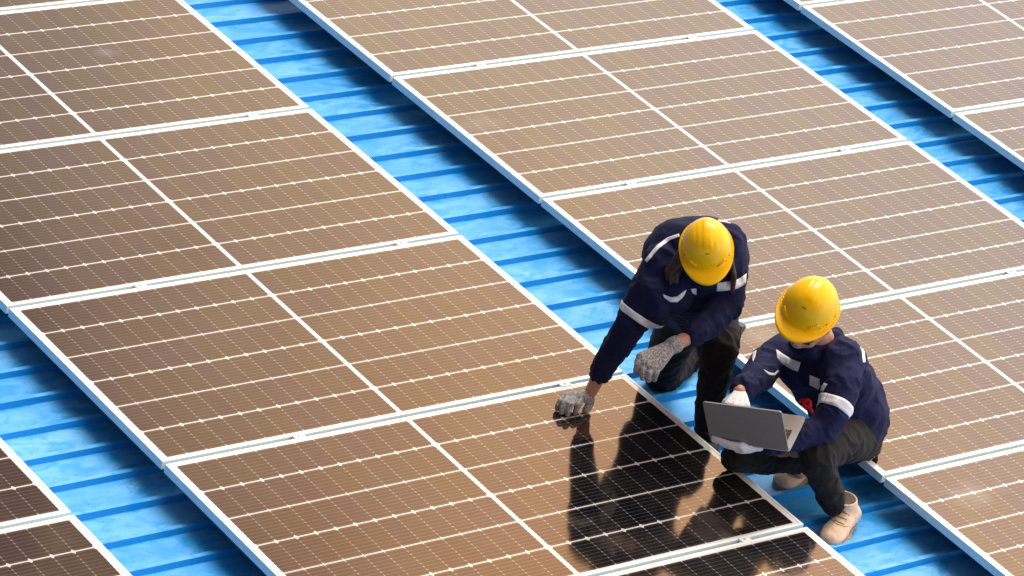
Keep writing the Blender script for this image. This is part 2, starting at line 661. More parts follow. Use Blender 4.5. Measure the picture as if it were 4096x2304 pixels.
def tape(tree, top, bot, n=24, m=4, off=0.003):
    """a flat tape sewn on the front of the cloth between two edge lines"""
    def along(pl, t):
        L_ = [(b - a).length for a, b in zip(pl, pl[1:])]
        s = t * sum(L_)
        for (a, b), l_ in zip(zip(pl, pl[1:]), L_):
            if s <= l_ or (a, b) == (pl[-2], pl[-1]):
                return a.lerp(b, min(1, s / l_))
            s -= l_
    rows = []
    for i in range(n + 1):
        a, b = along(top, i / n), along(bot, i / n)
        row = []
        for k in range(m + 1):
            p = a.lerp(b, k / m)
            d = (p - CAM).normalized()
            hit = tree.ray_cast(p, d, 3.0)
            row.append(hit[0] - d * off if hit[0] else None)
        rows.append(row)
    return strip_mesh(rows)

def add_tape(bm, name, parent, mat):
    bmesh.ops.recalc_face_normals(bm, faces=bm.faces)
    o = obj(name, bm, mat, parent, True)
    md = o.modifiers.new("t", "SOLIDIFY")
    md.thickness = 0.002
    md.offset = 0
    return o

# cloth and skin materials
def fabric(name, col, rough=0.85, var=0.25, bump=0.25, sheen=0.15):
    q = NB(name)
    o = q.obj()
    f = q.noise(o, 16, 5, 0.6)
    lo = tuple(c * (1 - var) for c in col)
    hi = tuple(c * (1 + var) for c in col)
    q.set(Base_Color=q.mix(q.ramp(f, 0.3, 0.7), lo, hi), Roughness=rough, Sheen_Weight=sheen, Specular_IOR_Level=0.22)
    h = q.math("ADD", q.noise(o, 34, 4, 0.6), q.math("MULTIPLY", q.noise(o, 420, 2, 0.5), 0.25))
    q.bump(h, bump, 0.012)
    return q.m

def mat_glove(name, dark, light, knit=True):
    q = NB(name)
    o = q.obj()
    v = q.n("ShaderNodeTexVoronoi")
    v.inputs["Scale"].default_value = 170
    q.l(o, v.inputs["Vector"])
    n1 = q.noise(o, 120, 4, 0.7)
    f = q.ramp(n1, 0.42, 0.58)
    c = q.mix(f, dark, light)
    q.set(Base_Color=c, Roughness=0.9)
    q.bump(v.outputs["Distance"], 0.5, 0.004)
    return q.m

M["navy"] = fabric("navy_twill", (0.0060, 0.0092, 0.045), 0.85, 0.25, 0.4, 0.03)
M["navy2"] = fabric("navy_twill_worn", (0.0075, 0.0105, 0.052), 0.85, 0.25, 0.4, 0.04)
M["charcoal"] = fabric("charcoal_cotton", (0.0100, 0.0080, 0.0085), 0.9, 0.3, 0.35, 0.05)
M["grey_cotton"] = fabric("grey_black_cotton", (0.0105, 0.0108, 0.0110), 0.9, 0.25, 0.35, 0.06)
M["tape"] = plain("reflective_tape", (0.80, 0.82, 0.82), 0.45, 0.05, 60)
M["glove_knit"] = mat_glove("grey_knit_glove", (0.17, 0.17, 0.165), (0.44, 0.43, 0.415))
M["glove_white"] = mat_glove("white_cotton_glove", (0.82, 0.82, 0.82), (0.88, 0.88, 0.88))
M["black_rubber"] = plain("black_rubber_palm", (0.012, 0.012, 0.012), 0.6)
def mat_skin():
    q = NB("skin")
    f = q.noise(q.obj(), 22, 4, 0.6)
    q.set(Base_Color=q.mix(f, (0.50, 0.235, 0.14), (0.66, 0.34, 0.22)), Roughness=0.5,
          Subsurface_Weight=0.12, Subsurface_Radius=(0.012, 0.005, 0.003), Subsurface_Scale=0.4)
    return q.m
M["skin"] = mat_skin()
M["suede"] = fabric("beige_suede", (0.74, 0.57, 0.41), 0.9, 0.10, 0.2, 0.3)
M["lining"] = plain("dark_lining", (0.10, 0.075, 0.05), 0.9)
M["crepe"] = plain("crepe_sole", (0.38, 0.27, 0.15), 0.8, 0.15, 40)
M["shoe_black"] = plain("black_leather", (0.012, 0.011, 0.011), 0.5)
M["helmet"] = plain("yellow_hard_hat_plastic", (1.0, 0.585, 0.0), 0.28, 0.012, 8, Specular_IOR_Level=0.35)
M["slot"] = plain("dark_slot", (0.42, 0.19, 0.002), 0.7)
M["black"] = plain("black_plastic", (0.010, 0.010, 0.011), 0.4)
M["red"] = plain("red_enamel", (0.85, 0.010, 0.012), 0.3, 0.1)
M["steel"] = plain("pale_cord", (0.45, 0.46, 0.45), 0.5)
def mat_hair(name, a, b):
    q = NB(name)
    f = q.noise(q.obj((90, 90, 9)), 2.5, 4, 0.6)
    q.set(Base_Color=q.mix(q.ramp(f, 0.35, 0.65), a, b), Roughness=0.45)
    q.bump(f, 0.6, 0.006)
    return q.m
M["brown_hair"] = mat_hair("dark_brown_hair", (0.016, 0.008, 0.005), (0.10, 0.048, 0.026))
M["black_hair"] = mat_hair("black_hair", (0.004, 0.004, 0.005), (0.016, 0.013, 0.012))

# ---- hard hat
def hard_hat(parent, O, u, f, bscale=1.0):
    u = u.normalized()
    f = (f - u * f.dot(u)).normalized()
    s = f.cross(u)
    A, B, HT = 0.130 * bscale, 0.108 * bscale, 0.122 * bscale
    NA, NR = 128, 34
    bm = bmesh.new()
    rows = []
    def dome(az, e):
        ce, se = cos(e), sin(e)
        k = ce ** 0.88 if ce > 0 else 0
        x = B * k * sin(az)
        y = (A - 0.014 * max(0.0, cos(az))) * k * cos(az)
        z = HT * (se ** 0.96 if se > 0 else 0)
        # centre crest running from above the brow to the nape, with a groove on each side
        if y < 0.062:
            fade = min(1.0, (0.062 - y) / 0.012)
            ax = abs(x)
            cr_ = 1.0 / (1.0 + math.exp((ax - 0.0165) / 0.0010))
            z += 0.0022 * cr_ * fade * min(1, se * 2.2)
            # two shallow side creases further out
            z -= 0.0016 * math.exp(-((ax - 0.045) / 0.004) ** 2) * fade * se
        return x, y, z
    for i in range(NR + 1):
        e = (pi / 2) * (1 - i / NR)
        rows.append([dome(2 * pi * j / NA, e) for j in range(NA)])
    def lip(off, z, front, droop):
        r = []
        for j in range(NA):
            az = 2 * pi * j / NA
            c_ = max(0.0, cos(az))
            k = c_ ** 2.2
            ex = off + front * k
            ex *= bscale
            x = (B + ex * (1 - 0.35 * k)) * sin(az)
            y = (A + ex) * cos(az)
            r.append((x, y, z - droop * k))
        return r
    rows.append(lip(0.0022, -0.0015, -0.012, 0.0))
    rows.append(lip(0.0045, -0.0015, 0.004, 0.0006))
    rows.append(lip(0.006, -0.001, 0.018, 0.002))
    rows.append(lip(0.0105, 0.0005, 0.034, 0.0045))
    rows.append(lip(0.0120, 0.0015, 0.0395, 0.0085))
    rows.append(lip(0.0130, -0.0030, 0.0405, 0.0105))
    vr = []
    top = bm.verts.new((rows[0][0][0], 0, rows[0][0][2]))
    for r in rows[1:]:
        vr.append([bm.verts.new(p) for p in r])
    for j in range(NA):
        bm.faces.new((top, vr[0][j], vr[0][(j + 1) % NA]))
    for a, b in zip(vr, vr[1:]):
        for j in range(NA):
            bm.faces.new((a[j], b[j], b[(j + 1) % NA], a[(j + 1) % NA]))
    bmesh.ops.recalc_face_normals(bm, faces=bm.faces)
    mt = Matrix((s, f, u)).transposed().to_4x4()
    mt.translation = O
    def place(name, bmm, mat, par, smooth=True):
        bmesh.ops.transform(bmm, matrix=mt, verts=bmm.verts)
        return obj(name, bmm, mat, par, smooth)
    h = place("hard_hat", bm, M["helmet"], parent)
    md = h.modifiers.new("t", "SOLIDIFY")
    md.thickness = 0.0025
    md.offset = -1
    # raised rain ridges left and right of the brow, then along the sides
    for sg in (-1, 1):
        bm = bmesh.new()
        pts = []
        for k in range(7):
            az = sg * radians(26 + 20 * k / 6)
            p = dome(az, radians(9 + 1.2 * k))
            pts.append((Vector(p) * 1.022, 0.0052 if 0 < k < 6 else 0.0035))
        limb(bm, pts, 10)
        place("brow_ridge", bm, M["helmet"], h)
        bm = bmesh.new()
        pts = []
        for k in range(12):
            az = sg * radians(50 + 80 * k / 11)
            p = dome(az, radians(6))
            pts.append((Vector(p) * 1.012, 0.0030))
        limb(bm, pts, 10)
        place("side_ridge", bm, M["helmet"], h)
        for az0, hh in ((66, 0.010), (94, 0.016)):
            bm = bmesh.new()
            p = Vector(dome(sg * radians(az0), radians(10)))
            q = Vector(dome(sg * radians(az0 + 5), radians(10)))
            box(bm, -hh / 2, hh / 2, -0.0022, 0.0022, -0.0015, 0.0012)
            X = (q - p).normalized()
            Zv = Vector((p.x / B ** 2, p.y / A ** 2, p.z / HT ** 2)).normalized()
            Yv = Zv.cross(X).normalized()
            X = Yv.cross(Zv)
            m2 = Matrix((X, Yv, Zv)).transposed().to_4x4()
            m2.translation = p + Zv * 0.0006
            bmesh.ops.transform(bm, matrix=m2, verts=bm.verts)
            place("slot", bm, M["slot"], h, False)
    bm = bmesh.new()
    p = Vector(dome(0, radians(46)))
    box(bm, -0.0075, 0.0075, -0.0028, 0.0028, -0.002, 0.0016, 0.0006)
    Zv = Vector((0, p.y / A ** 2, p.z / HT ** 2)).normalized()
    Yv = Zv.cross(Vector((1, 0, 0)))
    m2 = Matrix((Vector((1, 0, 0)), Yv, Zv)).transposed().to_4x4()
    m2.translation = p
    bmesh.ops.transform(bm, matrix=m2, verts=bm.verts)
    place("vent_mark", bm, M["slot"], h, False)
    return h

def head_shapes(bm, O, u, f, k=1.0):
    """skull, jaw, nose, ears, lips around the hat's rim centre O"""
    u = u.normalized()
    f = (f - u * f.dot(u)).normalized()
    s = f.cross(u)
    P = lambda a, b, c: O + s * a * k + f * b * k + u * c * k
    egg(bm, P(0, -0.008, 0.015), s * 0.078 * k, f * 0.098 * k, u * 0.095 * k)
    egg(bm, P(0, 0.030, -0.060), s * 0.062 * k, f * 0.062 * k, u * 0.075 * k)
    egg(bm, P(0, 0.058, -0.118), s * 0.030 * k, f * 0.030 * k, u * 0.024 * k)
    limb(bm, [(P(0, 0.092, -0.028), 0.007 * k), (P(0, 0.110, -0.062), 0.012 * k), (P(0, 0.094, -0.072), 0.012 * k)])
    for q in (-1, 1):
        limb(bm, [(P(q * 0.012, 0.100, -0.068), 0.009 * k), (P(q * 0.006, 0.092, -0.070), 0.010 * k)])
        egg(bm, P(q * 0.036, 0.070, -0.052), s * 0.020 * k, f * 0.018 * k, u * 0.018 * k)
        limb(bm, [(P(q * 0.012, 0.090, -0.020), 0.009 * k), (P(q * 0.042, 0.076, -0.018), 0.009 * k)])
        egg(bm, P(q * 0.080, -0.012, -0.042), s * 0.010 * k, f * 0.019 * k + u * 0.004, u * 0.032 * k - s * q * 0.004)
        limb(bm, [(P(q * 0.066, 0.002, -0.070), 0.016 * k), (P(q * 0.045, 0.045, -0.108), 0.017 * k), (P(0, 0.066, -0.122), 0.018 * k)])
    limb(bm, [(P(-0.020, 0.086, -0.093), 0.007 * k), (P(0, 0.096, -0.092), 0.0085 * k), (P(0.020, 0.086, -0.093), 0.007 * k)])
    return P

def eyes(parent, P):
    for q in (-1, 1):
        bm = bmesh.new()
        ball(bm, P(q * 0.032, 0.078, -0.034), 0.012, 3)
        obj("eye", bm, M["black_hair"], parent, True)

def hand(parent, name, mat, wrist, knuckles, chains, thumb, rw=0.026, rk=0.014, rf=0.0105, voxel=0.0032, cuff=None):
    """palm from wrist to four knuckles, four separate bent fingers, and a thumb from the palm's side"""
    bm = bmesh.new()
    for k in knuckles:
        limb(bm, [(wrist, rw * 0.8), (wrist.lerp(k, 0.5), rk * 1.15), (k, rk)])
    for a, b in zip(knuckles, knuckles[1:]):
        limb(bm, [(a, rk * 0.95), (b, rk * 0.95)])
        limb(bm, [(a.lerp(wrist, 0.35), rk * 1.1), (b.lerp(wrist, 0.35), rk * 1.1)])
    for ch in chains:
        n_ = len(ch)
        limb(bm, [(p, rf * (1.05 - 0.22 * i / (n_ - 1))) for i, p in enumerate(ch)])
    limb(bm, [(p, rf * (1.5 - 0.35 * i / (len(thumb) - 1))) for i, p in enumerate(thumb)])
    if cuff is not None:
        limb(bm, [(wrist, rw), (cuff, rw * 1.08)])
    me = grow(bm, voxel, 2)
    return link(name, me, mat, parent)

# ================= kneeling worker, right hand on the panel
p1 = empty("person", V3(0.3584, -3.4164, -0.1400), "kneeling long-haired worker in navy jacket and yellow helmet, one gloved hand resting on a panel", "person", "workers in yellow helmets on the roof")
WORLD.add(p1.name)
O1 = V3(-0.1265, -3.8565, 0.8210)
U1 = V3(-0.4618, -0.3314, 0.8225)
F1 = V3(-0.4096, -0.7427, -0.5292)
neck = V3(-0.0698, -3.8289, 0.6755)
armR = [(V3(-0.1638, -3.6862, 0.6666), .080), (V3(-0.2219, -3.7049, 0.5660), .072), (V3(-0.2569, -3.7107, 0.4487), .068), (V3(-0.2875, -3.6847, 0.3169), .058), (V3(-0.3152, -3.6623, 0.1839), .045), (V3(-0.3114, -3.6538, 0.1578), .043)]
armL = [(V3(0.0641, -3.7685, 0.7605), .082), (V3(0.0532, -3.8432, 0.6643), .074), (V3(0.0339, -3.8871, 0.5573), .070), (V3(-0.0742, -3.9294, 0.5094), .057), (V3(-0.1591, -3.9475, 0.4927), .050)]
torso = [(V3(-0.0110, -3.7526, 0.6859), .135), (V3(0.0372, -3.7110, 0.5916), .155), (V3(0.1059, -3.6460, 0.4706), .155), (V3(0.2236, -3.5431, 0.3368), .150)]
bm = bmesh.new()
# skin body: one continuous figure under the clothes
head1 = head_shapes(bm, O1 - U1 * 0.030, U1, F1, 0.93)
limb(bm, [(O1 - U1 * 0.05 - F1 * 0.03, .055), (V3(-0.0315, -3.7714, 0.6763), .058), (V3(0.0500, -3.6986, 0.5825), .09)])
limb(bm, [(a, r * 0.72) for a, r in torso])
limb(bm, [(armR[0][0], .045), (armR[2][0], .036), (armR[4][0], .030), (V3(-0.3204, -3.6371, 0.0700), .0265)])
limb(bm, [(armR[0][0], .06), (V3(0.0173, -3.7309, 0.6241), .08), (armL[0][0], .06)])
limb(bm, [(armL[0][0], .045), (armL[2][0], .038), (V3(-0.1667, -3.9509, 0.4888), .031), (V3(-0.2529, -3.9434, 0.4524), .0265)])
limb(bm, [(V3(0.2507, -3.5290, 0.3056), .08), (V3(0.2154, -3.4880, 0.2315), .07), (V3(0.2560, -3.4309, -0.0650), .05), (V3(0.4458, -3.3260, -0.1031), .04), (V3(0.6146, -3.2580, -0.1339), .03)])
limb(bm, [(V3(0.2507, -3.5290, 0.3056), .08), (V3(0.2901, -3.5990, 0.3023), .07), (V3(0.1199, -3.8181, 0.3144), .05), (V3(0.1498, -3.8508, 0.0082), .032), (V3(0.1350, -3.8822, -0.0545), .026)])
body = link("body", grow(bm, 0.006, 3), M["skin"], p1)
eyes(p1, head1)

bm = bmesh.new()
limb(bm, torso)
egg(bm, V3(0.0039, -3.6839, 0.6718), V3(0.1571, -0.1380, 0.0539), V3(0.0660, 0.1158, 0.0743), V3(-0.0733, -0.0512, 0.1342))
egg(bm, V3(0.0533, -3.6512, 0.6095), V3(0.1573, -0.1163, 0.0415), V3(0.0507, 0.1063, 0.1055), V3(-0.0982, -0.0953, 0.1053))
egg(bm, V3(-0.1281, -3.7398, 0.5529), V3(0.0696, -0.0396, 0.0348), V3(0.0080, 0.0664, 0.0595), V3(-0.0681, -0.0629, 0.0819))
egg(bm, V3(-0.1823, -3.7337, 0.4914), V3(0.0508, -0.0287, 0.0257), V3(0.0029, 0.0442, 0.0650), V3(-0.0722, -0.0777, 0.0561))
egg(bm, V3(-0.2132, -3.7159, 0.5619), V3(0.0551, -0.0407, 0.0145), V3(0.0110, 0.0394, 0.0687), V3(-0.0602, -0.0647, 0.0467))
egg(bm, V3(0.0547, -3.6597, 0.5140), V3(0.1298, -0.0960, 0.0342), V3(0.0540, 0.1029, 0.0837), V3(-0.0894, -0.0790, 0.1178))
egg(bm, V3(0.2097, -3.5593, 0.3392), V3(0.1298, -0.0960, 0.0342), V3(0.0372, 0.0727, 0.0629), V3(-0.0774, -0.0660, 0.1084))
limb(bm, armR)
limb(bm, armL)
limb(bm, [(V3(-0.0856, -3.7679, 0.6756), .040), (V3(-0.0683, -3.8392, 0.6632), .042), (V3(0.0028, -3.8295, 0.7040), .040)])
jb = bones_of(armR, armL, torso)
jme = grow(bm, 0.0075, 4, cloth_folds(jb, 0.0085, 20.0, 1.7))
jacket = link("jacket", jme, M["navy"], p1)
jt = tree_of(jme)

bm = bmesh.new()
thR = [(V3(0.2048, -3.5141, 0.2672), .095), (V3(0.2250, -3.4656, 0.1038), .088), (V3(0.2462, -3.4302, -0.0445), .080), (V3(0.2555, -3.4382, -0.0758), .076)]
clR = [(V3(0.2587, -3.4352, -0.0782), .074), (V3(0.4435, -3.3341, -0.1173), .066), (V3(0.6019, -3.2585, -0.1509), .052)]
thL = [(V3(0.2849, -3.5904, 0.3075), .095), (V3(0.1989, -3.7215, 0.3145), .092), (V3(0.1288, -3.8139, 0.3104), .084)]
clL = [(V3(0.1215, -3.8231, 0.3097), .082), (V3(0.1260, -3.8374, 0.2100), .068), (V3(0.1305, -3.8418, 0.0814), .060), (V3(0.1401, -3.8593, -0.0375), .056)]
for ch in (thR, clR, thL, clL):
    limb(bm, ch)
egg(bm, V3(0.2499, -3.5427, 0.2857), V3(0.1180, -0.0872, 0.0311), V3(0.0165, 0.0591, 0.1031), V3(-0.0782, -0.0842, 0.0608))
tme = grow(bm, 0.0075, 4, cloth_folds(bones_of(thR, clR, thL, clL), 0.0085, 17.0, 5.1))
link("trousers", tme, M["charcoal"], p1)

# long brown hair falling past the helmet
bm = bmesh.new()
rnd = random.Random(4)
for i in range(34):
    a = rnd.random()
    x0 = 1722 - 14 * a
    st = V3(-0.1574, -3.7705, 0.7720) + V3(-0.7866, 0.5816, -0.2073) * (0.01 * a) + V3(-0.1376, -0.4925, -0.8593) * (0.06 * rnd.random()) + V3(-0.6019, -0.6474, 0.4675) * rnd.uniform(-.07, .02)
    en = V3(-0.1520, -3.7773, 0.6412) + V3(-0.7866, 0.5816, -0.2073) * (0.045 * a) + V3(-0.1376, -0.4925, -0.8593) * (0.05 * rnd.random()) + V3(-0.6019, -0.6474, 0.4675) * rnd.uniform(-.05, .03)
    mid = st.lerp(en, 0.5) + V3(-0.7866, 0.5816, -0.2073) * (0.012 + 0.018 * a)
    limb(bm, [(st, .011), (mid, .0105), (en, .004)], 8)
for i in range(10):
    a = rnd.random()
    st = V3(-0.0180, -3.8873, 0.7898) + V3(-0.1376, -0.4925, -0.8593) * (0.04 * a) + V3(-0.6019, -0.6474, 0.4675) * rnd.uniform(-.05, .02)
    en = V3(0.0050, -3.9071, 0.6635) + V3(0.7866, -0.5816, 0.2073) * (0.014 * a) + V3(-0.1376, -0.4925, -0.8593) * (0.04 * rnd.random())
    limb(bm, [(st, .009), (st.lerp(en, .5) + V3(0.7866, -0.5816, 0.2073) * .01, .009), (en, .004)], 8)
egg(bm, O1 - F1 * 0.045 - U1 * 0.02, V3(0.0677, -0.0500, 0.0178), U1 * 0.05, F1 * 0.07)
link("hair", grow(bm, 0.005, 1), M["brown_hair"], p1)
hard_hat(p1, O1, U1, F1, 0.88)

# gloves
hand(p1, "glove", M["glove_knit"], V3(-0.3280, -3.6362, 0.0560),
     [V3(-0.3720, -3.6465, 0.0480), V3(-0.3956, -3.6337, 0.0520), V3(-0.4123, -3.6192, 0.0500), V3(-0.4219, -3.6030, 0.0420)],
     [[V3(-0.3720, -3.6465, 0.0480), V3(-0.4113, -3.6801, 0.0460), V3(-0.4169, -3.6789, 0.0260), V3(-0.4135, -3.6750, 0.0100)],
      [V3(-0.3956, -3.6337, 0.0520), V3(-0.4435, -3.6708, 0.0500), V3(-0.4547, -3.6770, 0.0300), V3(-0.4520, -3.6754, 0.0100)],
      [V3(-0.4123, -3.6192, 0.0500), V3(-0.4560, -3.6484, 0.0480), V3(-0.4708, -3.6566, 0.0280), V3(-0.4687, -3.6551, 0.0100)],
      [V3(-0.4219, -3.6030, 0.0420), V3(-0.4565, -3.6229, 0.0400), V3(-0.4672, -3.6268, 0.0240), V3(-0.4681, -3.6278, 0.0100)]],
     [V3(-0.3149, -3.6300, 0.0480), V3(-0.3282, -3.6550, 0.0340), V3(-0.3455, -3.6695, 0.0200), V3(-0.3634, -3.6770, 0.0130)],
     rw=.027, rk=.0175, rf=.0128)
g1 = hand(p1, "glove", M["glove_knit"], V3(-0.2641, -3.9442, 0.4476),
     [V3(-0.3863, -3.9208, 0.4082), V3(-0.3835, -3.9464, 0.3977), V3(-0.3662, -3.9674, 0.3910), V3(-0.3384, -3.9780, 0.3906)],
     [[V3(-0.3863, -3.9208, 0.4082), V3(-0.4091, -3.9365, 0.3892), V3(-0.4104, -3.9366, 0.3660), V3(-0.4002, -3.9325, 0.3420)],
      [V3(-0.3835, -3.9464, 0.3977), V3(-0.3996, -3.9617, 0.3773), V3(-0.3984, -3.9635, 0.3548), V3(-0.3866, -3.9589, 0.3337)],
      [V3(-0.3662, -3.9674, 0.3910), V3(-0.3820, -3.9819, 0.3719), V3(-0.3785, -3.9783, 0.3493), V3(-0.3665, -3.9729, 0.3295)],
      [V3(-0.3384, -3.9780, 0.3906), V3(-0.3541, -3.9917, 0.3728), V3(-0.3516, -3.9865, 0.3512), V3(-0.3417, -3.9786, 0.3320)]],
     [V3(-0.3127, -3.9201, 0.4184), V3(-0.3457, -3.9003, 0.3926), V3(-0.3644, -3.8920, 0.3693), V3(-0.3658, -3.8947, 0.3531)],
     rw=.033, rk=.0200, rf=.0128, cuff=V3(-0.2439, -3.9460, 0.4560))
# shoes
def loft(bm, rows_):
    vr = [[bm.verts.new(p) for p in r] for r in rows_]
    n_ = len(vr[0])
    for a, b in zip(vr, vr[1:]):
        for i in range(n_):
            bm.faces.new((a[i], a[(i + 1) % n_], b[(i + 1) % n_], b[i]))
    bm.faces.new(vr[0][::-1])
    bm.faces.new(vr[-1])

def shoe(parent, heel, toe, up, mat, sole_mat, w_=0.046, hgt=0.07, top=None, topr=0.045, voxel=0.0045, laced=False):
    """ankle boot: lofted foot, round shaft with a rim, separate sole with heel block and welt"""
    d = toe - heel
    L_ = d.length
    dn = d.normalized()
    sd_ = dn.cross(up).normalized()
    up = sd_.cross(dn)
    bm = bmesh.new()
    secs = ((0.00, 0.50, 0.52), (0.03, 0.70, 0.78), (0.10, 0.80, 0.98), (0.22, 0.83, 1.05), (0.36, 0.80, 1.04), (0.50, 0.86, 0.92),
            (0.62, 0.97, 0.74), (0.74, 1.02, 0.60), (0.86, 0.95, 0.50), (0.94, 0.76, 0.42), (0.985, 0.48, 0.32), (1.0, 0.25, 0.22))
    rows_ = []
    for y, w1, h1 in secs:
        r = []
        for i in range(28):
            a = 2 * pi * i / 28
            c_, s_ = cos(a), sin(a)
            x = w_ * w1 * (abs(c_) ** 0.75) * (1 if c_ > 0 else -1)
            z = hgt * h1 * (0.5 + 0.5 * (abs(s_) ** (0.9 if s_ > 0 else 0.5)) * (1 if s_ > 0 else -1))
            if s_ > 0:
                x *= 1 - 0.28 * s_
            r.append(heel + d * y + sd_ * x + up * (0.012 + z))
        rows_.append(r)
    loft(bm, rows_)
    if top is not None:
        base_ = heel + dn * (0.30 * L_) + up * (hgt * 0.55)
        rows_ = []
        for k in range(8):
            t = k / 7
            c_ = base_.lerp(top, t) - dn * 0.012 * sin(pi * t)
            rx_ = w_ * 0.86 * (1 - t) + topr * t
            ry_ = w_ * 1.22 * (1 - t) + topr * 1.10 * t
            rows_.append([c_ + sd_ * rx_ * cos(2 * pi * i / 28) + dn * ry_ * sin(2 * pi * i / 28) for i in range(28)])
        loft(bm, rows_)
    me = grow(bm, voxel, 3, lambda p: 0.0022 * noise.noise(p * 26.0) + 0.0016 * noise.noise(p * Vector((60, 60, 60)).x))
    o = link("boot", me, mat, parent)
    if top is not None:                                    # padded rim and dark lining round the opening
        ax = (top - base_).normalized()
        bm = bmesh.new()
        ring_ = [top + sd_ * topr * 0.97 * cos(2 * pi * i / 30) + dn * topr * 1.07 * sin(2 * pi * i / 30) for i in range(31)]
        limb(bm, [(p, 0.0045) for p in ring_], 8)
        obj("collar", bm, mat, o, True)
        bm = bmesh.new()
        loft(bm, [[top + ax * h_ + sd_ * topr * 0.93 * cos(2 * pi * i / 28) + dn * topr * 1.03 * sin(2 * pi * i / 28) for i in range(28)] for h_ in (-0.004, 0.0025)])
        bmesh.ops.recalc_face_normals(bm, faces=bm.faces)
        obj("lining", bm, M["lining"], o)
    if laced:
        tr = tree_of(me)
        def onto(y, x):
            p = heel + d * y + sd_ * x + up * 0.3
            h_ = tr.ray_cast(p, -up, 1.0)
            return (h_[0] + up * 0.0015) if h_[0] else p - up * 0.2
        for k in range(3):
            y = 0.47 + 0.085 * k
            bm = bmesh.new()
            limb(bm, [(onto(y, -0.019), .0024), (onto(y + 0.012, 0.0), .0026), (onto(y, 0.019), .0024)], 8)
            obj("lace", bm, M["crepe"], o, True)
        bm = bmesh.new()                                    # vamp seam
        limb(bm, [(onto(0.56, -0.042), .0014), (onto(0.66, -0.026), .0014), (onto(0.70, 0.0), .0014), (onto(0.66, 0.026), .0014), (onto(0.56, 0.042), .0014)], 6)
        obj("seam", bm, M["crepe"], o, True)
    bm = bmesh.new()
    n_ = 48
    def outline(grow_, z):
        r = []
        for i in range(n_):
            a = 2 * pi * i / n_
            y = 0.5 - 0.5 * cos(a)
            ww = w_ * (0.82 + 0.34 * math.exp(-((y - 0.72) / 0.24) ** 2) - 0.06 * math.exp(-((y - 0.42) / 0.12) ** 2)) * (abs(sin(a)) ** 0.62)
            r.append(heel + d * y + dn * grow_ * (-cos(a)) + sd_ * (ww + grow_ * abs(sin(a))) * (1 if sin(a) > 0 else -1) + up * z)
        return r
    loft(bm, [outline(0.002, 0.0), outline(0.003, 0.010), outline(0.005, 0.012), outline(0.005, 0.018), outline(0.0, 0.021)])
    bmesh.ops.recalc_face_normals(bm, faces=bm.faces)
    obj("sole", bm, sole_mat, o)
    return o
ZUP = Vector((0, 0, 1))
shoe(p1, V3(0.2521, -3.8119, -0.1390), V3(0.0330, -3.9726, -0.1390), ZUP, M["shoe_black"], M["black"], 0.048, 0.085, V3(0.1397, -3.8738, -0.0474), 0.050)
shoe(p1, V3(0.6994, -3.2074, -0.1687), V3(0.5655, -3.3280, -0.1229), V3(-0.1617, -0.2773, -0.1643).normalized(), M["shoe_black"], M["black"])

# reflective tape on the jacket
add_tape(tape(jt, [V3(-0.5726, -4.1343, 1.1026), V3(-0.6068, -4.1169, 1.0827), V3(-0.6432, -4.1075, 1.0489), V3(-0.6698, -4.1079, 1.0141), V3(-0.6855, -4.1093, 0.9918)],
              [V3(-0.5717, -4.1411, 1.0944), V3(-0.6013, -4.1271, 1.0757), V3(-0.6363, -4.1178, 1.0435), V3(-0.6616, -4.1183, 1.0102), V3(-0.6808, -4.1172, 0.9870)]), "shoulder_tape", jacket, M["tape"])
add_tape(tape(jt, [V3(-0.4514, -4.1898, 1.1817), V3(-0.4289, -4.2091, 1.1840), V3(-0.4135, -4.2240, 1.1832)],
              [V3(-0.4528, -4.1949, 1.1729), V3(-0.4328, -4.2132, 1.1733), V3(-0.4171, -4.2266, 1.1750)], 12), "shoulder_tape", jacket, M["tape"])
add_tape(tape(jt, [V3(-0.4856, -4.3070, 0.9756), V3(-0.4558, -4.3254, 0.9882), V3(-0.4259, -4.3432, 1.0022), V3(-0.4068, -4.3495, 1.0181), V3(-0.3963, -4.3520, 1.0281)], [V3(-0.4933, -4.3196, 0.9481), V3(-0.4605, -4.3421, 0.9592), V3(-0.4331, -4.3588, 0.9713), V3(-0.4141, -4.3659, 0.9859), V3(-0.4035, -4.3676, 0.9972)], 24), "sleeve_tape", jacket, M["tape"])
add_tape(ring_band(jt, armR[2][0].lerp(armR[1][0], 0.05), armR[2][0] - armR[1][0], 0.030, tilt=-0.016), "sleeve_tape", jacket, M["tape"])
add_tape(tape(jt, [V3(-0.6507, -4.2093, 0.8982), V3(-0.6281, -4.2330, 0.8945), V3(-0.6103, -4.2444, 0.9016), V3(-0.5880, -4.2495, 0.9232), V3(-0.5791, -4.2526, 0.9303)],
              [V3(-0.6470, -4.2208, 0.8871), V3(-0.6328, -4.2400, 0.8787), V3(-0.6120, -4.2554, 0.8842), V3(-0.5961, -4.2584, 0.9005), V3(-0.5874, -4.2570, 0.9137)]), "chest_tape", jacket, M["tape"])
add_tape(tape(jt, [V3(-0.5660, -4.2606, 0.9362), V3(-0.5496, -4.2718, 0.9417)], [V3(-0.5636, -4.2719, 0.9235), V3(-0.5529, -4.2834, 0.9215)], 8), "chest_tape", jacket, M["tape"])
# belt pouch poking out at the hip
bm = bmesh.new()
box(bm, -0.035, 0.035, -0.02, 0.02, -0.045, 0.045, 0.008)
o = obj("belt_pouch", bm, M["black"], p1)
o.location = V3(0.3037, -3.7197, 0.2809) - p1.location
o.rotation_euler = (0.2, 0.3, 0.5)

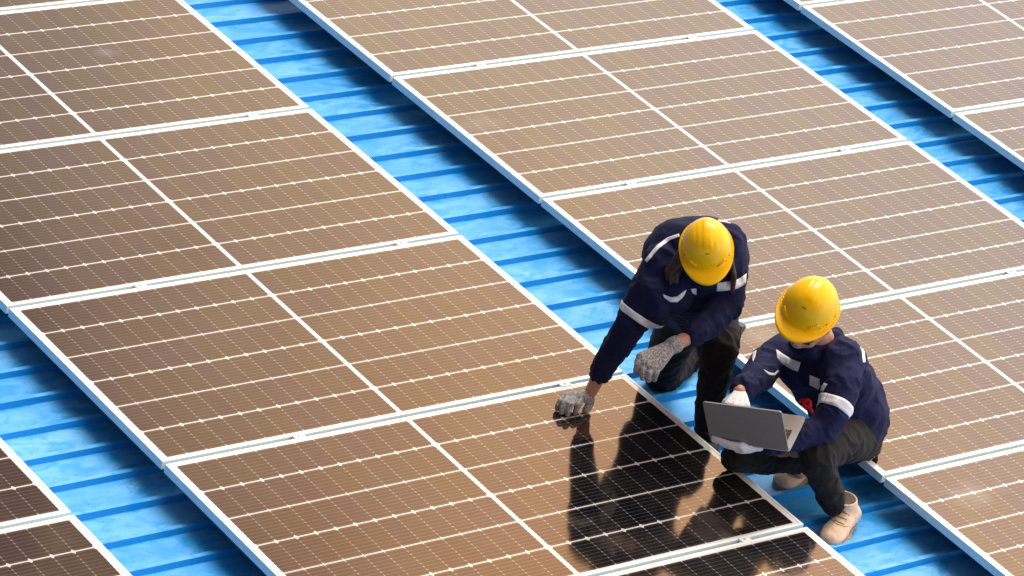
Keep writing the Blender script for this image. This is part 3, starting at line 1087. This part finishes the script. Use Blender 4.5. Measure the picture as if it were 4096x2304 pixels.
# ================= seated worker with the laptop
p2 = empty("person", V3(0.5555, -4.1671, -0.1400), "short-haired worker in navy jacket and beige boots sitting with an open laptop", "person", "workers in yellow helmets on the roof")
WORLD.add(p2.name)
O2 = V3(0.1929, -4.1655, 0.6760)
U2 = V3(-0.2719, -0.3000, 0.9137)
F2 = V3(-0.8342, -0.4025, -0.3758)
bm = bmesh.new()
head2 = head_shapes(bm, O2 - U2 * 0.042 + V3(0.0126, -0.0093, 0.0033), U2, F2, 1.0)
shR2 = V3(0.3537, -3.9743, 0.3348)
arR2 = [(shR2, .080), (V3(0.2317, -4.0030, 0.3306), .070), (V3(0.1123, -4.0796, 0.3276), .064), (V3(0.0190, -4.1359, 0.3434), .056), (V3(-0.0514, -4.1684, 0.3575), .048)]
arL2 = [(V3(0.3735, -4.2456, 0.4553), .088), (V3(0.3183, -4.3248, 0.4029), .078), (V3(0.2560, -4.3814, 0.3298), .070), (V3(0.1953, -4.4057, 0.2609), .062), (V3(0.0930, -4.3874, 0.2400), .055), (V3(-0.0025, -4.3724, 0.2235), .045), (V3(-0.0436, -4.3635, 0.2150), .041)]
to2 = [(V3(0.3907, -4.1239, 0.3893), .125), (V3(0.4663, -4.1401, 0.2931), .150), (V3(0.5408, -4.1761, 0.1895), .155), (V3(0.5719, -4.2158, 0.1104), .150)]
limb(bm, [(O2 - U2 * 0.06 - F2 * 0.02, .056), (V3(0.3577, -4.1348, 0.4601), .060), (V3(0.3956, -4.1276, 0.3906), .09)])
limb(bm, [(a, r * 0.72) for a, r in to2])
limb(bm, [(shR2, .05), (V3(0.3931, -4.1257, 0.3899), .08), (arL2[0][0], .055)])
limb(bm, [(shR2, .045), (arR2[2][0], .038), (arR2[4][0], .030), (V3(-0.0855, -4.1890, 0.3598), .0265)])
limb(bm, [(arL2[0][0], .045), (arL2[3][0], .038), (arL2[5][0], .028), (V3(-0.0691, -4.3526, 0.2078), .025)])
limb(bm, [(V3(0.5586, -4.2489, 0.0900), .08), (V3(0.1506, -4.4349, 0.1629), .045), (V3(0.2925, -4.4993, -0.0324), .03), (V3(0.3159, -4.5345, -0.1046), .026)])
limb(bm, [(V3(0.5337, -4.2305, 0.0835), .08), (V3(0.3999, -4.2620, 0.0816), .07), (V3(-0.0452, -4.2136, 0.0675), .045), (V3(0.2921, -4.2365, -0.0218), .03), (V3(0.3247, -4.2386, -0.0684), .026)])
link("body", grow(bm, 0.006, 3), M["skin"], p2)
eyes(p2, head2)

bm = bmesh.new()
limb(bm, to2)
egg(bm, V3(0.3916, -4.1278, 0.3638), V3(0.0669, -0.1706, 0.0638), V3(0.0295, 0.0336, 0.1273), V3(-0.1254, -0.0493, 0.0483))
egg(bm, V3(0.4668, -4.1545, 0.2738), V3(0.0937, -0.1348, 0.0623), V3(0.0193, 0.0690, 0.1203), V3(-0.1236, -0.0616, 0.0551))
egg(bm, V3(0.5629, -4.1836, 0.1432), V3(0.0794, -0.1143, 0.0295), V3(0.0350, 0.0573, 0.1245), V3(-0.1157, -0.0674, 0.0572))
egg(bm, V3(0.5919, -4.2201, 0.0660), V3(0.0697, -0.0962, 0.0207), V3(0.0267, 0.0278, 0.0729), V3(-0.1157, -0.0674, 0.0572))
limb(bm, arR2)
limb(bm, arL2)
limb(bm, [(V3(0.2603, -4.0882, 0.4421), .034), (V3(0.2658, -4.1738, 0.4589), .036), (V3(0.3511, -4.1770, 0.4788), .036), (V3(0.4200, -4.1332, 0.4997), .034)])
jb2 = bones_of(arR2, arL2, to2)
jme = grow(bm, 0.0075, 3, cloth_folds(jb2, 0.0095, 18.0, 9.3, 0.4))
jacket2 = link("jacket", jme, M["navy2"], p2)
jt2 = tree_of(jme)

bm = bmesh.new()
t2L = [(V3(0.5663, -4.2641, 0.0791), .100), (V3(0.3501, -4.3580, 0.1412), .086), (V3(0.1657, -4.4353, 0.1603), .072)]
c2L = [(V3(0.1617, -4.4405, 0.1588), .072), (V3(0.1953, -4.4666, 0.0910), .062), (V3(0.2371, -4.4865, 0.0210), .058), (V3(0.2678, -4.5025, -0.0365), .053)]
t2R = [(V3(0.4922, -4.2354, 0.0662), .085), (V3(0.3028, -4.2362, 0.0564), .074), (V3(0.0529, -4.2328, 0.0602), .056), (V3(-0.0460, -4.2167, 0.0622), .052)]
c2R = [(V3(-0.0465, -4.2182, 0.0595), .052), (V3(0.1197, -4.2294, 0.0227), .050), (V3(0.2797, -4.2458, -0.0080), .045)]
for ch in (t2L, c2L, t2R, c2R):
    limb(bm, ch)
egg(bm, V3(0.5820, -4.2376, 0.0503), V3(0.0863, -0.0817, -0.0019), V3(0.0374, 0.0318, 0.0922), V3(-0.0722, -0.0777, 0.0561))
tme = grow(bm, 0.0075, 3, cloth_folds(bones_of(t2L, c2L, t2R, c2R), 0.008, 17.0, 3.3))
trousers2 = link("trousers", tme, M["grey_cotton"], p2)
tt2 = tree_of(tme)
add_tape(tape(tt2, [V3(-0.2679, -4.7910, 0.5854), V3(-0.2541, -4.8064, 0.5818)], [V3(-0.2611, -4.8065, 0.5727), V3(-0.2479, -4.8189, 0.5726)], 6), "pocket_tape", trousers2, M["tape"])

# short black hair under the back of the helmet
bm = bmesh.new()
S2 = F2.cross(U2)
egg(bm, O2 - F2 * 0.030 - U2 * 0.020, S2 * 0.084, F2 * 0.086, U2 * 0.060)
egg(bm, O2 - F2 * 0.052 - U2 * 0.055 + V3(0.0094, -0.0070, 0.0025), S2 * 0.078, F2 * 0.062, U2 * 0.066)
egg(bm, O2 - F2 * 0.072 - U2 * 0.095 + V3(0.0094, -0.0070, 0.0025), S2 * 0.056, F2 * 0.036, U2 * 0.040)
for q in (-1, 1):
    limb(bm, [(O2 + S2 * 0.080 * q + F2 * 0.012 - U2 * 0.01, .010), (O2 + S2 * 0.077 * q + F2 * 0.016 - U2 * 0.045, .005)])
link("hair", grow(bm, 0.005, 1), M["black_hair"], p2)
# dark glasses under the brim
bm = bmesh.new()
for q in (-1, 1):
    egg(bm, head2(q * 0.033, 0.104, -0.036), S2 * 0.026, F2 * 0.004, U2 * 0.017)
    limb(bm, [(head2(q * 0.058, 0.096, -0.032), .0028), (head2(q * 0.082, 0.0, -0.030), .0025)], 8)
limb(bm, [(head2(-0.008, 0.112, -0.032), .003), (head2(0.008, 0.112, -0.032), .003)], 8)
obj("glasses", bm, M["black"], p2, True)
hard_hat(p2, O2, U2, F2, 0.985)

hand(p2, "glove", M["glove_white"], V3(-0.0815, -4.1885, 0.3551),
     [V3(-0.1598, -4.2188, 0.3299), V3(-0.1500, -4.2395, 0.3352), V3(-0.1278, -4.2515, 0.3365), V3(-0.1041, -4.2564, 0.3388)],
     [[V3(-0.1598, -4.2188, 0.3299), V3(-0.1776, -4.2363, 0.3149), V3(-0.1689, -4.2340, 0.2865), V3(-0.1570, -4.2304, 0.2640)],
      [V3(-0.1500, -4.2395, 0.3352), V3(-0.1624, -4.2565, 0.3171), V3(-0.1525, -4.2551, 0.2891), V3(-0.1405, -4.2516, 0.2665)],
      [V3(-0.1278, -4.2515, 0.3365), V3(-0.1376, -4.2695, 0.3204), V3(-0.1277, -4.2681, 0.2923), V3(-0.1169, -4.2637, 0.2695)],
      [V3(-0.1041, -4.2564, 0.3388), V3(-0.1111, -4.2747, 0.3259), V3(-0.1020, -4.2730, 0.3014), V3(-0.0941, -4.2688, 0.2810)]],
     [V3(-0.1150, -4.1872, 0.3351), V3(-0.1368, -4.1820, 0.3142), V3(-0.1430, -4.1794, 0.2884), V3(-0.1411, -4.1792, 0.2697)],
     rw=.0285, rk=.018, rf=.0110)
hand(p2, "glove", M["glove_white"], V3(-0.0790, -4.3622, 0.2138),
     [V3(-0.1677, -4.3429, 0.2227), V3(-0.1605, -4.3465, 0.2163), V3(-0.1513, -4.3463, 0.2071), V3(-0.1389, -4.3431, 0.1954)],
     [[V3(-0.1677, -4.3429, 0.2227), V3(-0.1927, -4.3114, 0.2171), V3(-0.2121, -4.2770, 0.2141), V3(-0.2246, -4.2486, 0.2117)],
      [V3(-0.1605, -4.3465, 0.2163), V3(-0.1875, -4.3134, 0.2082), V3(-0.2102, -4.2785, 0.2038), V3(-0.2209, -4.2490, 0.1986)],
      [V3(-0.1511, -4.3455, 0.2084), V3(-0.1762, -4.3126, 0.2002), V3(-0.1950, -4.2826, 0.1962), V3(-0.2032, -4.2542, 0.1929)],
      [V3(-0.1387, -4.3423, 0.1967), V3(-0.1581, -4.3146, 0.1888), V3(-0.1724, -4.2897, 0.1834), V3(-0.1840, -4.2650, 0.1813)]],
     [V3(-0.0975, -4.3575, 0.2072), V3(-0.1156, -4.3496, 0.1949), V3(-0.1345, -4.3322, 0.1841), V3(-0.1464, -4.3141, 0.1789)],
     rw=.026, rk=.0135, rf=.0100)

# beige ankle boots
shoe(p2, V3(0.3985, -4.5019, -0.1390), V3(0.1567, -4.6199, -0.1390), ZUP, M["suede"], M["crepe"], 0.050, 0.085, V3(0.3138, -4.5076, -0.0166), 0.050, laced=True)
shoe(p2, V3(0.4556, -4.1674, -0.1390), V3(0.2442, -4.2204, -0.1390), ZUP, M["suede"], M["crepe"], 0.052, 0.085, V3(0.3184, -4.2365, -0.0308), 0.050, laced=True)
add_tape(ring_band(jt2, arL2[2][0].lerp(arL2[1][0], 0.06), arL2[2][0] - arL2[1][0] + V3(-0.0157, 0.0116, -0.0041), 0.042, rmax=0.14, tilt=0.0), "sleeve_tape", jacket2, M["tape"])
add_tape(tape(jt2, [V3(-0.4244, -4.5024, 0.7837), V3(-0.4141, -4.5056, 0.7924), V3(-0.4043, -4.5103, 0.7986)], [V3(-0.4225, -4.5256, 0.7539), V3(-0.4194, -4.5244, 0.7596), V3(-0.4130, -4.5213, 0.7722)], 8), "sleeve_tape", jacket2, M["tape"])
add_tape(tape(jt2, [V3(-0.3954, -4.5631, 0.7369), V3(-0.3808, -4.5809, 0.7311), V3(-0.3662, -4.5935, 0.7325), V3(-0.3542, -4.5954, 0.7453)], [V3(-0.3927, -4.5686, 0.7328), V3(-0.3820, -4.5852, 0.7235), V3(-0.3662, -4.5987, 0.7252), V3(-0.3524, -4.5992, 0.7422)], 16), "sleeve_tape", jacket2, M["tape"])
add_tape(tape(jt2, [V3(-0.3483, -4.5543, 0.8098), V3(-0.3289, -4.5799, 0.7992), V3(-0.3082, -4.6057, 0.7901), V3(-0.2842, -4.6296, 0.7880)], [V3(-0.3502, -4.5712, 0.7839), V3(-0.3382, -4.5932, 0.7689), V3(-0.3219, -4.6148, 0.7599), V3(-0.2972, -4.6410, 0.7555)]), "chest_tape", jacket2, M["tape"])
add_tape(tape(jt2, [V3(-0.2643, -4.6731, 0.7533), V3(-0.2438, -4.6944, 0.7503), V3(-0.2276, -4.7116, 0.7472)], [V3(-0.2703, -4.6896, 0.7227), V3(-0.2536, -4.7098, 0.7162), V3(-0.2429, -4.7213, 0.7142)], 12), "chest_tape", jacket2, M["tape"])
add_tape(tape(jt2, [V3(-0.2265, -4.7176, 0.7403), V3(-0.2179, -4.7267, 0.7389)], [V3(-0.2429, -4.7213, 0.7142), V3(-0.2356, -4.7301, 0.7113)], 8), "chest_tape", jacket2, M["tape"])
add_tape(tape(jt2, [V3(-0.1156, -4.6949, 0.9147), V3(-0.0986, -4.7240, 0.8961), V3(-0.0930, -4.7439, 0.8759), V3(-0.0949, -4.7705, 0.8367)], [V3(-0.1143, -4.7002, 0.9090), V3(-0.1060, -4.7203, 0.8918), V3(-0.1008, -4.7417, 0.8690), V3(-0.1030, -4.7645, 0.8345)]), "shoulder_tape", jacket2, M["tape"])

# ---- laptop
def build_laptop():
    BL = V3(-0.2150, -4.2303, 0.1895)
    W_ = V3(0.1583, -0.2602, 0.0830)
    BB = V3(0.1707, 0.1217, 0.0460)
    SS = V3(-0.0977, 0.0047, 0.1910)
    e = empty("laptop", BL, "open silver grey laptop held by the worker's white gloves, lid toward the camera", "laptop")
    def frame_of(X, Y):
        X = X.normalized()
        Y = (Y - X * Y.dot(X)).normalized()
        Zv = X.cross(Y)
        return Matrix((X, Y, Zv)).transposed().to_4x4()
    w_, h_ = 0.315, 0.214
    def slab(x0, x1, y0, y1, z0, z1, r):
        bm = bmesh.new()
        pts = []
        for cx_, cy_, a0 in ((x1 - r, y1 - r, 0), (x0 + r, y1 - r, 90), (x0 + r, y0 + r, 180), (x1 - r, y0 + r, 270)):
            for k in range(7):
                a = radians(a0 + 15 * k)
                pts.append((cx_ + r * cos(a), cy_ + r * sin(a)))
        lo = [bm.verts.new((x, y, z0)) for x, y in pts]
        hi = [bm.verts.new((x, y, z1)) for x, y in pts]
        bm.faces.new(lo[::-1])
        bm.faces.new(hi)
        n_ = len(pts)
        for i in range(n_):
            bm.faces.new((lo[i], lo[(i + 1) % n_], hi[(i + 1) % n_], hi[i]))
        return bm
    base = obj("base", slab(0, w_, 0.004, h_, -0.014, -0.001, 0.010), M["lap_silver"], e)
    base.matrix_local = frame_of(W_, BB)
    # deck side of the base is the +Z side of frame_of(W_, BB); find which side faces the lid
    fb = frame_of(W_, BB)
    side = 1 if (fb.to_3x3() @ Vector((0, 0, 1))).dot(SS) > 0 else -1
    if side < 0:
        for v in base.data.vertices:
            v.co.z *= -1
        base.data.flip_normals()
    bm = bmesh.new()
    ky = 0.018
    for r_ in range(6):
        n_ = 14
        for k in range(n_):
            if r_ == 5 and 3 < k < 9 and k != 6:
                continue
            kw = (w_ - 0.04) / n_
            x0 = 0.02 + k * kw
            x1 = x0 + kw * 0.86
            if r_ == 5 and k == 6:
                x0 -= 2 * kw
                x1 += 2 * kw
            y0 = ky + r_ * 0.0172
            box(bm, x0, x1, y0, y0 + 0.0145, side * (-0.0006), side * 0.0008)
    bmesh.ops.recalc_face_normals(bm, faces=bm.faces)
    kb = obj("keyboard", bm, M["lap_keys"], e)
    kb.matrix_local = fb
    tp = obj("touchpad", slab(w_ / 2 - 0.05, w_ / 2 + 0.05, 0.135, 0.200, min(0, side * -0.0008), max(0, side * 0.0) + 0.0002, 0.004), M["lap_pad"], e)
    tp.matrix_local = fb
    fl = frame_of(W_, SS)
    out_ = 1 if (fl.to_3x3() @ Vector((0, 0, 1))).dot(BACK) > 0 else -1
    lid = obj("lid", slab(0, w_, 0.0, h_, 0, 0.006, 0.010), M["lap_lid"], e)
    lid.matrix_local = fl
    if out_ < 0:
        for v in lid.data.vertices:
            v.co.z *= -1
        lid.data.flip_normals()
    sc_ = obj("screen", slab(0.008, w_ - 0.008, 0.012, h_ - 0.008, -0.0006, 0.0, 0.004), M["black"], e)
    sc_.matrix_local = fl
    bm = bmesh.new()
    limb(bm, [(Vector((0.04, 0.001, 0)), 0.005), (Vector((w_ - 0.04, 0.001, 0)), 0.005)], 12)
    hg = obj("hinge", bm, M["black"], e, True)
    hg.matrix_local = fl
M["lap_lid"] = plain("grey_aluminium_lid", (0.25, 0.26, 0.245), 0.42, 0.04, 60, Metallic=0.3)
M["lap_silver"] = plain("silver_aluminium_deck", (0.46, 0.46, 0.43), 0.45, 0.03, 60, Metallic=0.2)
M["lap_keys"] = plain("dark_keys", (0.06, 0.065, 0.06), 0.6)
M["lap_pad"] = plain("touchpad_grey", (0.38, 0.38, 0.36), 0.4)
build_laptop()

# ---- red carabiner clipped on the seated worker's chest
bm = bmesh.new()
cc = V3(0.4376, -4.0722, 0.1363)
d = (cc - CAM).normalized()
hit = jt2.ray_cast(V3(-0.2868, -4.7185, 0.6615), d, 3.0)
cpos = hit[0] - d * 0.035 if hit[0] else V3(0.2401, -4.2485, 0.2795)
pts = []
for k in range(11):
    a = radians(150 - 30 * k)
    pts.append((V3(0.7866, -0.5816, 0.2073) * (0.012 * cos(a)) + V3(0.1376, 0.4925, 0.8593) * (0.015 * sin(a)) + V3(-0.6019, -0.6474, 0.4675) * 0.002, .0080 if k % 2 else .0092))
limb(bm, pts, 10)
limb(bm, [(V3(0.0070, -0.0158, -0.0130), .008), (V3(0.0111, -0.0284, -0.0251), .006)], 10)
limb(bm, [(V3(-0.0088, 0.0160, 0.0108), .007), (V3(-0.0194, 0.0191, 0.0015), .006)], 10)
o = obj("carabiner", bm, M["red"], None, True)
o.location = cpos
tag(o, "small red carabiner clipped on the seated worker's navy jacket", "carabiner")

# ---- cords and key tags hanging from the seated worker's hem
e = empty("cord_bundle", V3(0.6086, -4.3170, 0.0603), "thin pale cords dangling from the jacket hem of the worker with the laptop", "cord")
rnd = random.Random(9)
for i, (x, y0, y1) in enumerate([(0.0, 0, .075), (.008, .004, .062), (.016, .0, .05), (-.008, .004, .09)]):
    bm = bmesh.new()
    a = Vector((0, 0, 0)) + V3(0.7866, -0.5816, 0.2073) * x
    b = a + V3(-0.3343, -0.3471, -0.9112) * y1
    limb(bm, [(a, .0022), (a.lerp(b, .5) + V3(0.7866, -0.5816, 0.2073) * .003, .0020), (b, .0026)], 6)
    obj("cord", bm, M["steel"], e, True)
bm = bmesh.new()
box(bm, -0.018, 0.018, -0.006, 0.006, -0.005, 0.005, 0.001)
o = obj("tag", bm, M["steel"], e)
o.rotation_euler = (0.2, 0.1, -0.6)
